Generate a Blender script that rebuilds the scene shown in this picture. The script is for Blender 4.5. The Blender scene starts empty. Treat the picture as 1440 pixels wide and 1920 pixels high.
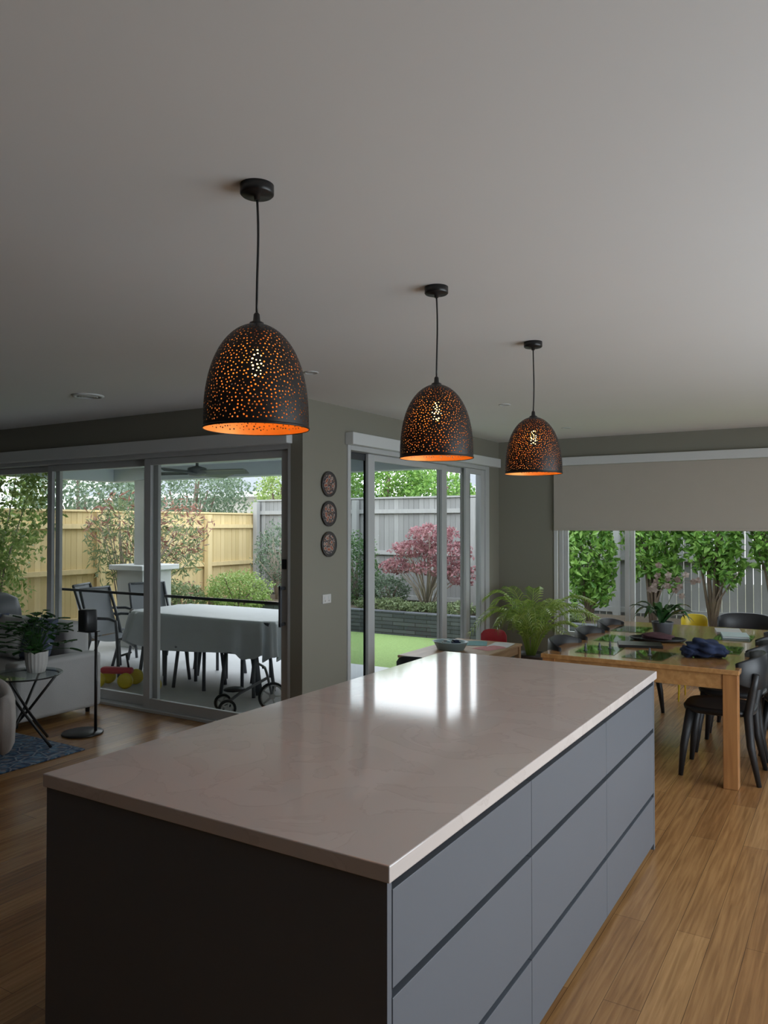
import bpy, bmesh, math, random
import numpy as np
from mathutils import Vector, Matrix, geometry
random.seed(7)
S = bpy.context.scene
COL = S.collection
PI = math.pi

# ------------------------------------------------------------------ materials
def base(name):
    m = bpy.data.materials.new(name); m.use_nodes = True
    nt = m.node_tree
    return m, nt, nt.nodes['Principled BSDF']

def pm(name, col, rough=.5, metal=0., var=.08, scale=6., bump=0., bscale=80., spec=.5,
       stretch=(1, 1, 1), coat=0., emit=None, estr=0., attr=None, sheen=0., detail=3):
    m, nt, b = base(name)
    N, L = nt.nodes, nt.links
    tc = N.new('ShaderNodeTexCoord'); mp = N.new('ShaderNodeMapping')
    mp.inputs['Scale'].default_value = stretch
    L.new(tc.outputs['Object'], mp.inputs[0])
    nz = N.new('ShaderNodeTexNoise'); nz.inputs['Scale'].default_value = scale; nz.inputs['Detail'].default_value = detail
    L.new(mp.outputs[0], nz.inputs['Vector'])
    mx = N.new('ShaderNodeMix'); mx.data_type = 'RGBA'
    lo = [max(0, c * (1 - var)) for c in col]; hi = [min(1, c * (1 + var)) for c in col]
    mx.inputs[6].default_value = (*lo, 1); mx.inputs[7].default_value = (*hi, 1)
    L.new(nz.outputs['Fac'], mx.inputs[0])
    out = mx.outputs[2]
    if attr:
        at = N.new('ShaderNodeAttribute'); at.attribute_name = 'var'
        m2 = N.new('ShaderNodeMix'); m2.data_type = 'RGBA'
        m2.inputs[7].default_value = (*attr, 1)
        L.new(at.outputs['Fac'], m2.inputs[0]); L.new(out, m2.inputs[6]); out = m2.outputs[2]
    L.new(out, b.inputs['Base Color'])
    b.inputs['Roughness'].default_value = rough; b.inputs['Metallic'].default_value = metal
    b.inputs['Specular IOR Level'].default_value = spec
    b.inputs['Coat Weight'].default_value = coat
    b.inputs['Coat Roughness'].default_value = .08
    if emit:
        b.inputs['Emission Color'].default_value = (*emit, 1); b.inputs['Emission Strength'].default_value = estr
    if bump:
        n2 = N.new('ShaderNodeTexNoise'); n2.inputs['Scale'].default_value = bscale
        L.new(mp.outputs[0], n2.inputs['Vector'])
        bp = N.new('ShaderNodeBump'); bp.inputs['Strength'].default_value = bump; bp.inputs['Distance'].default_value = .01
        L.new(n2.outputs['Fac'], bp.inputs['Height']); L.new(bp.outputs[0], b.inputs['Normal'])
    return m

def leafmat(name, c1, c2, trans=.35, rough=.45):
    m, nt, b = base(name)
    N, L = nt.nodes, nt.links
    at = N.new('ShaderNodeAttribute'); at.attribute_name = 'var'
    mx = N.new('ShaderNodeMix'); mx.data_type = 'RGBA'
    mx.inputs[6].default_value = (*c1, 1); mx.inputs[7].default_value = (*c2, 1)
    L.new(at.outputs['Fac'], mx.inputs[0])
    L.new(mx.outputs[2], b.inputs['Base Color']); b.inputs['Roughness'].default_value = rough
    tr = N.new('ShaderNodeBsdfTranslucent'); L.new(mx.outputs[2], tr.inputs[0])
    ms = N.new('ShaderNodeMixShader'); ms.inputs[0].default_value = trans
    L.new(b.outputs[0], ms.inputs[1]); L.new(tr.outputs[0], ms.inputs[2])
    L.new(ms.outputs[0], N['Material Output'].inputs[0])
    return m

def glassmat(name, tint=(1, 1, 1), refl=.035, rough=0., graz=.55):
    m, nt, b = base(name)
    N, L = nt.nodes, nt.links
    N.remove(b)
    t = N.new('ShaderNodeBsdfTransparent'); t.inputs[0].default_value = (*tint, 1)
    g = N.new('ShaderNodeBsdfGlossy'); g.inputs['Roughness'].default_value = rough
    lw = N.new('ShaderNodeLayerWeight'); lw.inputs['Blend'].default_value = .5
    pw = N.new('ShaderNodeMath'); pw.operation = 'POWER'; pw.inputs[1].default_value = 4.5
    L.new(lw.outputs['Facing'], pw.inputs[0])
    ml = N.new('ShaderNodeMath'); ml.operation = 'MULTIPLY_ADD'
    ml.inputs[1].default_value = graz; ml.inputs[2].default_value = refl
    L.new(pw.outputs[0], ml.inputs[0])
    ms = N.new('ShaderNodeMixShader')
    L.new(ml.outputs[0], ms.inputs[0]); L.new(t.outputs[0], ms.inputs[1]); L.new(g.outputs[0], ms.inputs[2])
    L.new(ms.outputs[0], N['Material Output'].inputs[0])
    return m

def floormat():
    m, nt, b = base('oak_floorboards')
    N, L = nt.nodes, nt.links
    tc = N.new('ShaderNodeTexCoord'); sp = N.new('ShaderNodeSeparateXYZ'); cb = N.new('ShaderNodeCombineXYZ')
    L.new(tc.outputs['Object'], sp.inputs[0]); L.new(sp.outputs['Y'], cb.inputs['X']); L.new(sp.outputs['X'], cb.inputs['Y'])
    br = N.new('ShaderNodeTexBrick')
    br.offset = .37; br.offset_frequency = 2
    br.inputs['Color1'].default_value = (.44, .245, .10, 1); br.inputs['Color2'].default_value = (.28, .138, .052, 1)
    br.inputs['Mortar'].default_value = (.10, .05, .02, 1)
    br.inputs['Scale'].default_value = 1; br.inputs['Mortar Size'].default_value = .0010
    br.inputs['Brick Width'].default_value = 1.7; br.inputs['Row Height'].default_value = .13
    L.new(cb.outputs[0], br.inputs['Vector'])
    mp = N.new('ShaderNodeMapping'); mp.inputs['Scale'].default_value = (1.2, 26, 1)
    L.new(cb.outputs[0], mp.inputs[0])
    nz = N.new('ShaderNodeTexNoise'); nz.inputs['Scale'].default_value = 2.2; nz.inputs['Detail'].default_value = 6
    nz.inputs['Distortion'].default_value = .6
    L.new(mp.outputs[0], nz.inputs['Vector'])
    cr = N.new('ShaderNodeValToRGB')
    cr.color_ramp.elements[0].position = .3; cr.color_ramp.elements[0].color = (.66, .60, .54, 1)
    cr.color_ramp.elements[1].position = .65; cr.color_ramp.elements[1].color = (1.1, 1.08, 1.06, 1)
    L.new(nz.outputs['Fac'], cr.inputs[0])
    mx = N.new('ShaderNodeMix'); mx.data_type = 'RGBA'; mx.blend_type = 'MULTIPLY'; mx.inputs[0].default_value = 1
    L.new(br.outputs['Color'], mx.inputs[6]); L.new(cr.outputs[0], mx.inputs[7])
    L.new(mx.outputs[2], b.inputs['Base Color'])
    b.inputs['Roughness'].default_value = .25
    return m

def woodmat(name, c1, c2, rough=.3, coat=0., sc=(2, 30, 30)):
    m, nt, b = base(name)
    N, L = nt.nodes, nt.links
    tc = N.new('ShaderNodeTexCoord'); mp = N.new('ShaderNodeMapping'); mp.inputs['Scale'].default_value = sc
    L.new(tc.outputs['Object'], mp.inputs[0])
    nz = N.new('ShaderNodeTexNoise'); nz.inputs['Scale'].default_value = 1.; nz.inputs['Detail'].default_value = 5
    nz.inputs['Distortion'].default_value = .5
    L.new(mp.outputs[0], nz.inputs['Vector'])
    cr = N.new('ShaderNodeValToRGB')
    cr.color_ramp.elements[0].position = .32; cr.color_ramp.elements[0].color = (*c1, 1)
    cr.color_ramp.elements[1].position = .68; cr.color_ramp.elements[1].color = (*c2, 1)
    L.new(nz.outputs['Fac'], cr.inputs[0]); L.new(cr.outputs[0], b.inputs['Base Color'])
    b.inputs['Roughness'].default_value = rough; b.inputs['Coat Weight'].default_value = coat
    b.inputs['Coat Roughness'].default_value = .04
    return m

def quartzmat():
    m, nt, b = base('quartz_stone')
    N, L = nt.nodes, nt.links
    tc = N.new('ShaderNodeTexCoord')
    nz = N.new('ShaderNodeTexNoise'); nz.inputs['Scale'].default_value = 3.; nz.inputs['Detail'].default_value = 8
    nz.inputs['Distortion'].default_value = 1.6
    L.new(tc.outputs['Object'], nz.inputs['Vector'])
    cr = N.new('ShaderNodeValToRGB')
    e = cr.color_ramp.elements
    e[0].position = .0; e[0].color = (.61, .54, .505, 1)
    e[1].position = 1.; e[1].color = (.64, .57, .535, 1)
    a = e.new(.485); a.color = (.61, .54, .505, 1)
    a = e.new(.5); a.color = (.575, .50, .465, 1)
    a = e.new(.515); a.color = (.63, .56, .525, 1)
    L.new(nz.outputs['Fac'], cr.inputs[0]); L.new(cr.outputs[0], b.inputs['Base Color'])
    b.inputs['Roughness'].default_value = .085
    return m

def rugmat():
    m, nt, b = base('patterned_rug_pile')
    N, L = nt.nodes, nt.links
    tc = N.new('ShaderNodeTexCoord')
    vo = N.new('ShaderNodeTexVoronoi'); vo.inputs['Scale'].default_value = 9; vo.feature = 'DISTANCE_TO_EDGE'
    L.new(tc.outputs['Object'], vo.inputs['Vector'])
    nz = N.new('ShaderNodeTexNoise'); nz.inputs['Scale'].default_value = 14; nz.inputs['Detail'].default_value = 4
    L.new(tc.outputs['Object'], nz.inputs['Vector'])
    c1 = N.new('ShaderNodeValToRGB'); c1.color_ramp.interpolation = 'CONSTANT'
    e = c1.color_ramp.elements; e[0].color = (.35, .38, .42, 1); e[1].position = .045; e[1].color = (.03, .07, .15, 1)
    a = e.new(.17); a.color = (.09, .2, .32, 1); a = e.new(.24); a.color = (.3, .24, .24, 1)
    L.new(vo.outputs['Distance'], c1.inputs[0])
    c2 = N.new('ShaderNodeValToRGB'); c2.color_ramp.interpolation = 'CONSTANT'
    e = c2.color_ramp.elements; e[0].color = (.03, .05, .1, 1); e[1].position = .53; e[1].color = (.13, .24, .35, 1)
    L.new(nz.outputs['Fac'], c2.inputs[0])
    mx = N.new('ShaderNodeMix'); mx.data_type = 'RGBA'; mx.inputs[0].default_value = .45
    L.new(c1.outputs[0], mx.inputs[6]); L.new(c2.outputs[0], mx.inputs[7])
    L.new(mx.outputs[2], b.inputs['Base Color']); b.inputs['Roughness'].default_value = .95
    return m

def platemat():
    m, nt, b = base('painted_porcelain')
    N, L = nt.nodes, nt.links
    tc = N.new('ShaderNodeTexCoord')
    vo = N.new('ShaderNodeTexVoronoi'); vo.inputs['Scale'].default_value = 28
    L.new(tc.outputs['Object'], vo.inputs['Vector'])
    c1 = N.new('ShaderNodeValToRGB'); c1.color_ramp.interpolation = 'CONSTANT'
    e = c1.color_ramp.elements; e[0].color = (.28, .08, .05, 1); e[1].position = .3; e[1].color = (.34, .27, .23, 1)
    a = e.new(.5); a.color = (.06, .05, .06, 1); a = e.new(.7); a.color = (.22, .13, .09, 1)
    L.new(vo.outputs['Distance'], c1.inputs[0]); L.new(c1.outputs[0], b.inputs['Base Color'])
    b.inputs['Roughness'].default_value = .25
    return m

def stonemat(name, c1, c2):
    m, nt, b = base(name)
    N, L = nt.nodes, nt.links
    tc = N.new('ShaderNodeTexCoord'); sp = N.new('ShaderNodeSeparateXYZ'); cb = N.new('ShaderNodeCombineXYZ')
    L.new(tc.outputs['Object'], sp.inputs[0]); L.new(sp.outputs['X'], cb.inputs['X']); L.new(sp.outputs['Z'], cb.inputs['Y'])
    br = N.new('ShaderNodeTexBrick'); br.inputs['Scale'].default_value = 1
    br.inputs['Color1'].default_value = (*c1, 1); br.inputs['Color2'].default_value = (*c2, 1)
    br.inputs['Mortar'].default_value = (.02, .02, .02, 1); br.inputs['Mortar Size'].default_value = .006
    br.inputs['Brick Width'].default_value = .4; br.inputs['Row Height'].default_value = .06
    L.new(cb.outputs[0], br.inputs['Vector']); L.new(br.outputs['Color'], b.inputs['Base Color'])
    b.inputs['Roughness'].default_value = .8
    return m

M = {}
M['ceiling'] = pm('ceiling_paint', (.82, .815, .81), .85, var=.02, scale=1.5)
M['wall'] = pm('greige_wall_paint', (.24, .228, .185), .8, var=.03, scale=2)
M['darkwall'] = pm('dark_wall_paint', (.05, .05, .055), .8, var=.03)
M['white'] = pm('white_trim_paint', (.62, .63, .63), .45, var=.02)
M['alu'] = pm('pale_aluminium_frame', (.50, .51, .51), .4, var=.03)
M['aludark'] = pm('dark_screen_frame', (.05, .055, .06), .4, var=.05)
M['floor'] = floormat()
M['quartz'] = quartzmat()
M['cab'] = pm('blue_grey_laminate', (.112, .123, .142), .42, var=.02)
M['cabdark'] = pm('shadow_recess_laminate', (.008, .008, .010), .6)
M['black'] = pm('black_satin_metal', (.012, .011, .011), .35, var=.1)
M['blackm'] = pm('black_matte_plastic', (.014, .015, .017), .45, var=.1)
M['shade'] = pm('black_perforated_metal', (.010, .007, .006), .42, var=.15, metal=.2)
M['copper'] = pm('copper_lining', (.92, .48, .13), .38, metal=.25, var=.05)
M['bulb'] = pm('glowing_amber_bulb', (1, .7, .3), .3, emit=(1, .58, .16), estr=28)
M['brass'] = pm('brass_lamp_holder', (.5, .3, .1), .3, metal=1)
M['glass'] = glassmat('window_glass', (.965, .98, .975), .02)
M['glassdark'] = glassmat('tinted_screen_glass', (.62, .66, .67), .05)
M['tableglass'] = glassmat('green_tinted_glass', (.75, .85, .8), .08)
M['clearglass'] = glassmat('clear_glass', (.85, .9, .88), .08)
M['blind'] = pm('beige_blind_fabric', (.45, .41, .355), .9, var=.03, bump=.1, bscale=300)
M['honey'] = woodmat('honey_timber', (.36, .18, .065), (.50, .27, .10), .16, coat=.35, sc=(25, 2, 25))
M['honeyleg'] = woodmat('honey_timber_leg', (.30, .13, .045), (.42, .20, .07), .35, sc=(30, 30, 2))
M['lowwood'] = woodmat('pale_timber', (.30, .18, .09), (.42, .27, .15), .4, sc=(25, 2, 25))
M['plate'] = platemat()
M['fabric'] = pm('light_grey_fabric', (.46, .455, .45), .95, var=.06, bump=.3, bscale=250)
M['cream'] = pm('cream_fabric', (.50, .47, .45), .95, var=.05, bump=.3, bscale=250)
M['pattern'] = pm('patterned_cushion_fabric', (.10, .12, .18), .95, var=.95, scale=22)
M['rug'] = rugmat()
M['potwhite'] = pm('white_ribbed_ceramic', (.60, .59, .57), .35, var=.03)
M['potdark'] = pm('dark_glazed_pot', (.05, .045, .045), .3)
M['soil'] = pm('potting_soil', (.03, .02, .012), .95, var=.4, scale=60)
M['red'] = pm('red_plastic', (.5, .03, .05), .35)
M['yellow'] = pm('yellow_plastic', (.65, .50, .03), .4)
M['bluewht'] = pm('pale_blue_plastic', (.35, .47, .5), .4)
M['navy'] = pm('navy_cloth', (.012, .022, .06), .9, var=.3, scale=20)
M['paper'] = pm('white_paper', (.55, .55, .54), .8)
M['paperpink'] = pm('pink_paper', (.5, .2, .2), .8, var=.3, scale=25)
M['paperteal'] = pm('teal_paper', (.12, .28, .28), .8, var=.4, scale=25)
M['maroon'] = pm('maroon_cloth', (.09, .04, .045), .9, var=.4, scale=20)
M['cover'] = pm('silver_grey_tarpaulin', (.56, .59, .61), .5, var=.07, scale=4, bump=.25, bscale=9)
M['sling'] = pm('grey_sling_mesh', (.19, .20, .215), .7, var=.08)
M['gmetal'] = pm('charcoal_powdercoat', (.07, .075, .085), .45)
M['fan'] = pm('dark_fan_metal', (.16, .17, .18), .45)
M['rubber'] = pm('black_rubber', (.02, .02, .02), .8)
M['paving'] = pm('pale_paving', (.47, .47, .475), .6, var=.06, scale=3)
M['grass'] = pm('lawn_turf', (.235, .345, .11), .95, var=.3, scale=40, bump=.8, bscale=300, detail=6)
M['ground'] = pm('bare_ground', (.18, .17, .10), .95, var=.3, scale=2)
M['mulch'] = pm('bark_mulch', (.10, .075, .05), .95, var=.5, scale=30, bump=.5)
M['ledge'] = stonemat('dark_stacked_stone', (.05, .055, .065), (.10, .105, .115))
M['fencey'] = pm('new_pine_palings', (.66, .52, .28), .8, var=.12, scale=5, stretch=(3, 3, .5), attr=(.56, .43, .21))
M['fenceg'] = pm('weathered_grey_palings', (.34, .34, .33), .85, var=.15, scale=6, stretch=(3, 3, .5), attr=(.22, .22, .215))
M['roof'] = pm('grey_roof_tiles', (.17, .18, .19), .7, var=.12, scale=8)
M['brickw'] = pm('render_wall', (.4, .38, .34), .8)
M['softwhite'] = pm('alfresco_ceiling_paint', (.60, .65, .69), .8, var=.02)
M['bark'] = pm('tree_bark', (.14, .10, .075), .9, var=.3, scale=20)
M['barkp'] = pm('pale_twig_bark', (.30, .25, .20), .9, var=.2, scale=20)
M['lf_bright'] = leafmat('bright_green_leaves', (.08, .21, .03), (.28, .46, .10))
M['lf_deep'] = leafmat('deep_green_leaves', (.035, .09, .03), (.12, .22, .07))
M['lf_olive'] = leafmat('olive_leaves', (.13, .18, .08), (.30, .36, .18))
M['lf_grey'] = leafmat('grey_green_leaves', (.08, .13, .08), (.21, .28, .18))
M['lf_lime'] = leafmat('lime_leaves', (.16, .27, .06), (.40, .48, .17))
M['lf_pink'] = leafmat('pink_maple_leaves', (.22, .08, .09), (.46, .24, .26))
M['lf_red'] = leafmat('rusty_red_tips', (.25, .10, .08), (.42, .24, .17))
M['lf_house'] = leafmat('houseplant_leaves', (.015, .05, .015), (.05, .14, .035), .15, .25)
M['lf_palm'] = leafmat('palm_leaflets', (.16, .28, .04), (.42, .54, .13), .4, .35)
M['petal'] = leafmat('pale_pink_petals', (.34, .25, .22), (.50, .41, .36), .4)

# ------------------------------------------------------------------ builder
class B:
    def __init__(s):
        s.bm = bmesh.new(); s.lay = s.bm.verts.layers.float.new('var'); s.mi = 0; s.v = 0.
    def _fin(s, verts, faces, smooth=False):
        for x in verts: x[s.lay] = s.v
        for f in faces: f.material_index = s.mi; f.smooth = smooth
    def box(s, x0, x1, y0, y1, z0, z1, bev=0., seg=2):
        c = [(x0, y0, z0), (x1, y0, z0), (x1, y1, z0), (x0, y1, z0), (x0, y0, z1), (x1, y0, z1), (x1, y1, z1), (x0, y1, z1)]
        vs = [s.bm.verts.new(p) for p in c]
        fs = [s.bm.faces.new([vs[i] for i in q]) for q in [(0, 3, 2, 1), (4, 5, 6, 7), (0, 1, 5, 4), (1, 2, 6, 5), (2, 3, 7, 6), (3, 0, 4, 7)]]
        s._fin(vs, fs)
        if bev:
            es = set(e for f in fs for e in f.edges)
            r = bmesh.ops.bevel(s.bm, geom=list(es), offset=bev, segments=seg, affect='EDGES', profile=.5)
            s._fin(r['verts'], r['faces'], seg > 2)
            if seg > 2:
                for f in fs:
                    if f.is_valid: f.smooth = True
        return s
    def lathe(s, prof, c=(0, 0, 0), n=32, cap=True, sx=1, sy=1, rib=0., nrib=0, smooth=True):
        rings = []
        for r, z in prof:
            ring = []
            for i in range(n):
                a = 2 * PI * i / n
                rr = r * (1 + rib * math.cos(nrib * a)) if nrib else r
                ring.append(s.bm.verts.new((c[0] + rr * math.cos(a) * sx, c[1] + rr * math.sin(a) * sy, c[2] + z)))
            rings.append(ring)
        fs = []
        for a, b in zip(rings, rings[1:]):
            for i in range(n):
                j = (i + 1) % n
                fs.append(s.bm.faces.new((a[i], a[j], b[j], b[i])))
        s._fin([v for r in rings for v in r], fs, smooth)
        if cap:
            f1 = s.bm.faces.new(list(reversed(rings[0]))); f2 = s.bm.faces.new(rings[-1])
            s._fin([], [f1, f2], False)
        return s
    def tube(s, pts, r, n=8, cap=True):
        pts = [Vector(p) for p in pts]
        if not isinstance(r, (list, tuple)): r = [r] * len(pts)
        rings = []; up = None
        for i, p in enumerate(pts):
            if i == 0: t = pts[1] - p
            elif i == len(pts) - 1: t = p - pts[i - 1]
            else: t = (pts[i + 1] - p).normalized() + (p - pts[i - 1]).normalized()
            if t.length < 1e-9: t = Vector((0, 0, 1))
            t.normalize()
            if up is None:
                up = Vector((0, 0, 1)) if abs(t.z) < .9 else Vector((1, 0, 0))
            u = t.cross(up)
            if u.length < 1e-6: u = t.orthogonal()
            u.normalize(); w = u.cross(t).normalized(); up = w
            rings.append([s.bm.verts.new(p + r[i] * (math.cos(2 * PI * k / n) * u + math.sin(2 * PI * k / n) * w)) for k in range(n)])
        fs = []
        for a, b in zip(rings, rings[1:]):
            for i in range(n):
                j = (i + 1) % n
                fs.append(s.bm.faces.new((a[i], b[i], b[j], a[j])))
        s._fin([v for q in rings for v in q], fs, True)
        if cap:
            f1 = s.bm.faces.new(rings[0]); f2 = s.bm.faces.new(list(reversed(rings[-1])))
            s._fin([], [f1, f2])
        return s
    def rings(s, rings, closed=True, capend=True, capstart=True, smooth=True):
        R = [[s.bm.verts.new(p) for p in r] for r in rings]
        n = len(R[0]); fs = []
        for a, b in zip(R, R[1:]):
            for i in range(n if closed else n - 1):
                j = (i + 1) % n
                fs.append(s.bm.faces.new((a[i], a[j], b[j], b[i])))
        s._fin([v for q in R for v in q], fs, smooth)
        if closed and capstart: s._fin([], [s.bm.faces.new(list(reversed(R[0])))], smooth)
        if closed and capend: s._fin([], [s.bm.faces.new(R[-1])], smooth)
        return s
    def blob(s, c, r, sub=2, amp=0., seed=0):
        rr = bmesh.ops.create_icosphere(s.bm, subdivisions=sub, radius=1)
        rnd = random.Random(seed)
        ph = [rnd.uniform(0, 6) for _ in range(6)]
        for v in rr['verts']:
            p = v.co.copy()
            k = 1 + amp * (math.sin(5 * p.x + ph[0]) * math.sin(4 * p.y + ph[1]) + .6 * math.sin(9 * p.z + ph[2] + 4 * p.x) + .4 * math.sin(13 * p.y + ph[3]))
            v.co = Vector((c[0] + p.x * r[0] * k, c[1] + p.y * r[1] * k, c[2] + p.z * r[2] * k))
        fs = set(f for v in rr['verts'] for f in v.link_faces)
        s._fin(rr['verts'], fs, True)
        return s
    def quad(s, pts, smooth=False):
        vs = [s.bm.verts.new(p) for p in pts]
        s._fin(vs, [s.bm.faces.new(vs)], smooth); return s
    def done(s, name, mats, parent=None, loc=(0, 0, 0), rot=(0, 0, 0), normals=False, **kw):
        if normals: bmesh.ops.recalc_face_normals(s.bm, faces=s.bm.faces[:])
        me = bpy.data.meshes.new(name); s.bm.to_mesh(me); s.bm.free()
        for m in (mats if isinstance(mats, (list, tuple)) else [mats]):
            me.materials.append(M[m] if isinstance(m, str) else m)
        o = bpy.data.objects.new(name, me); COL.objects.link(o)
        o.location = loc; o.rotation_euler = rot
        if parent: o.parent = parent
        for k, v in kw.items(): o[k] = v
        return o

def thing(name, label, category, loc=(0, 0, 0), rz=0., **kw):
    e = bpy.data.objects.new(name, None); COL.objects.link(e)
    e.empty_display_size = .1; e.location = loc; e.rotation_euler = (0, 0, rz)
    e['label'] = label; e['category'] = category
    for k, v in kw.items(): e[k] = v
    return e

def struct(name):
    e = bpy.data.objects.new(name, None); COL.objects.link(e); e['kind'] = 'structure'; return e

def copy_tree(root, loc, rz=None, label=None):
    r = root.copy(); COL.objects.link(r); r.location = loc
    if rz is not None: r.rotation_euler = (0, 0, rz)
    if label: r['label'] = label
    def rec(src, dst):
        for c in list(src.children):
            k = c.copy(); COL.objects.link(k); k.parent = dst
            rec(c, k)
    rec(root, r)
    return r

def leafcloud(name, blobs, size, mat, seed=0, parent=None, aspect=.5, shell=.5, droop=0., **kw):
    """blobs: (centre, radii, count)"""
    rng = np.random.default_rng(seed)
    P = []
    for c, r, n in blobs:
        d = rng.normal(size=(n, 3)); d /= np.linalg.norm(d, axis=1)[:, None]
        rad = rng.uniform(0, 1, n) ** (1 / 3.) * (1 - shell) + shell * rng.uniform(.75, 1.08, n)
        lump = 1 + .16 * np.sin(d[:, 0] * 7 + seed) * np.sin(d[:, 2] * 6 + c[0]) + .1 * np.sin(d[:, 1] * 11 + c[1])
        P.append(np.array(c) + d * (rad * lump)[:, None] * np.array(r))
    P = np.concatenate(P); n = len(P)
    a = rng.normal(size=(n, 3)); a[:, 2] -= droop; a /= np.linalg.norm(a, axis=1)[:, None]
    b = rng.normal(size=(n, 3)); b -= (a * b).sum(1)[:, None] * a; b /= np.linalg.norm(b, axis=1)[:, None]
    sz = size * rng.uniform(.6, 1.3, n)[:, None]
    nn = np.cross(a, b)
    V = np.empty((n, 4, 3))
    V[:, 0] = P - a * sz * .5; V[:, 2] = P + a * sz * .5
    V[:, 1] = P + b * sz * aspect * .5 + nn * sz * .1; V[:, 3] = P - b * sz * aspect * .5 + nn * sz * .1
    F = np.arange(n * 4).reshape(n, 4)
    me = bpy.data.meshes.new(name)
    me.from_pydata(V.reshape(-1, 3).tolist(), [], F.tolist())
    at = me.attributes.new('var', 'FLOAT', 'POINT')
    at.data.foreach_set('value', np.repeat(rng.uniform(0, 1, n), 4).astype(np.float32))
    me.materials.append(M[mat])
    o = bpy.data.objects.new(name, me); COL.objects.link(o)
    if parent: o.parent = parent
    for k, v in kw.items(): o[k] = v
    return o

def shrub(name, label, cat, loc, blobs, size, mat, seed, trunk=True, extra=None, aspect=.5, nb=7, rb=.018, shell=.5, bark='bark'):
    """loc = foot of the plant; blobs local"""
    e = thing(name, label, cat, loc)
    leafcloud('foliage', blobs, size, mat, seed, e, aspect, shell)
    if extra:
        leafcloud(extra[0], extra[1], extra[2], extra[3], seed + 50, e, aspect, .8)
    if trunk:
        b = B(); rnd = random.Random(seed)
        for i in range(nb):
            c, r, n = blobs[i % len(blobs)]
            tgt = Vector(c) + Vector((rnd.uniform(-.7, .7) * r[0], rnd.uniform(-.7, .7) * r[1], rnd.uniform(-.2, .75) * r[2]))
            mid = Vector((tgt.x * .35 + rnd.uniform(-.05, .05), tgt.y * .35, tgt.z * .5))
            b.tube([(rnd.uniform(-.03, .03), rnd.uniform(-.03, .03), -.03), mid, tgt], [rb * 1.6, rb, rb * .4], 6)
        b.done('trunk', bark, e)
    return e

# ------------------------------------------------------------------ room shell
H = 2.69
YW = 4.85     # living sliding-door wall
XW = -3.71    # dining side wall
YB = 8.76     # back wall
XL, XR, YS = -9.4, 2.7, -2.6

def boxes(name, lst, mat, bev=0, **kw):
    b = B()
    for q in lst: b.box(*q, bev=bev)
    return b.done(name, mat, **kw)

boxes('floor', [(XL - .2, XR + .2, YS - .2, YW + .2, -.1, 0), (XW - .12, XR + .2, YW + .2, YB + .2, -.1, 0)], 'floor', kind='structure')
boxes('ceiling', [(XL - .2, XR + .2, YS - .2, YW + .2, H, H + .12), (XW - .12, XR + .2, YW + .2, YB + .2, H, H + .12)], 'ceiling', kind='structure')
OX0, OX1, OZ = -8.6, XW - .12, 2.34
boxes('wall_living', [(XL, OX0, YW, YW + .2, 0, H), (OX0, OX1, YW, YW + .2, OZ, H)], 'wall', kind='structure')
SY0, SY1, SZ = 5.47, 8.45, 2.38
boxes('wall_dining', [(XW - .12, XW, YW, SY0, 0, H), (XW - .12, XW, SY1, YB + .2, 0, H), (XW - .12, XW, SY0, SY1, SZ, H)], 'wall', kind='structure')
BX0, BX1, BZ0, BZ1 = -2.97, 1.2, .35, 2.38
boxes('wall_north', [(XW, BX0, YB, YB + .2, 0, H), (BX1, XR + .2, YB, YB + .2, 0, H), (BX0, BX1, YB, YB + .2, 0, BZ0), (BX0, BX1, YB, YB + .2, BZ1, H)], 'wall', kind='structure')
boxes('wall_west', [(XL - .2, XL, YS - .2, YW + .2, 0, H)], 'wall', kind='structure')
boxes('wall_south', [(XL, XR + .2, YS - .2, YS, 0, H)], 'darkwall', kind='structure')
RY0, RY1, RZ0, RZ1 = 1.2, 6.4, .3, 2.4
boxes('wall_east', [(XR, XR + .2, YS, RY0, 0, H), (XR, XR + .2, RY1, YB, 0, H), (XR, XR + .2, RY0, RY1, 0, RZ0), (XR, XR + .2, RY0, RY1, RZ1, H)], 'wall', kind='structure')
boxes('baseboard_north', [(XW, XR, YB - .018, YB, 0, .09)], 'white', bev=.004, kind='structure')
boxes('baseboard_dining', [(XW, XW + .018, YW - .018, SY0 - .05, 0, .09), (XW, XW + .018, SY1 + .05, YB - .02, 0, .09)], 'white', bev=.004, kind='structure')

# pelmets / head trims
boxes('trim_1', [(OX0 - .3, XW - .10, YW - .075, YW, OZ - .01, OZ + .10)], 'white', bev=.006, kind='structure')
boxes('trim_2', [(XW, XW + .085, SY0 - .03, SY1 + .18, SZ - .01, SZ + .095)], 'white', bev=.006, kind='structure')
boxes('trim_3', [(BX0 - .06, BX1 + .1, YB - .09, YB, BZ1 - .01, BZ1 + .085)], 'white', bev=.006, kind='structure')

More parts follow.
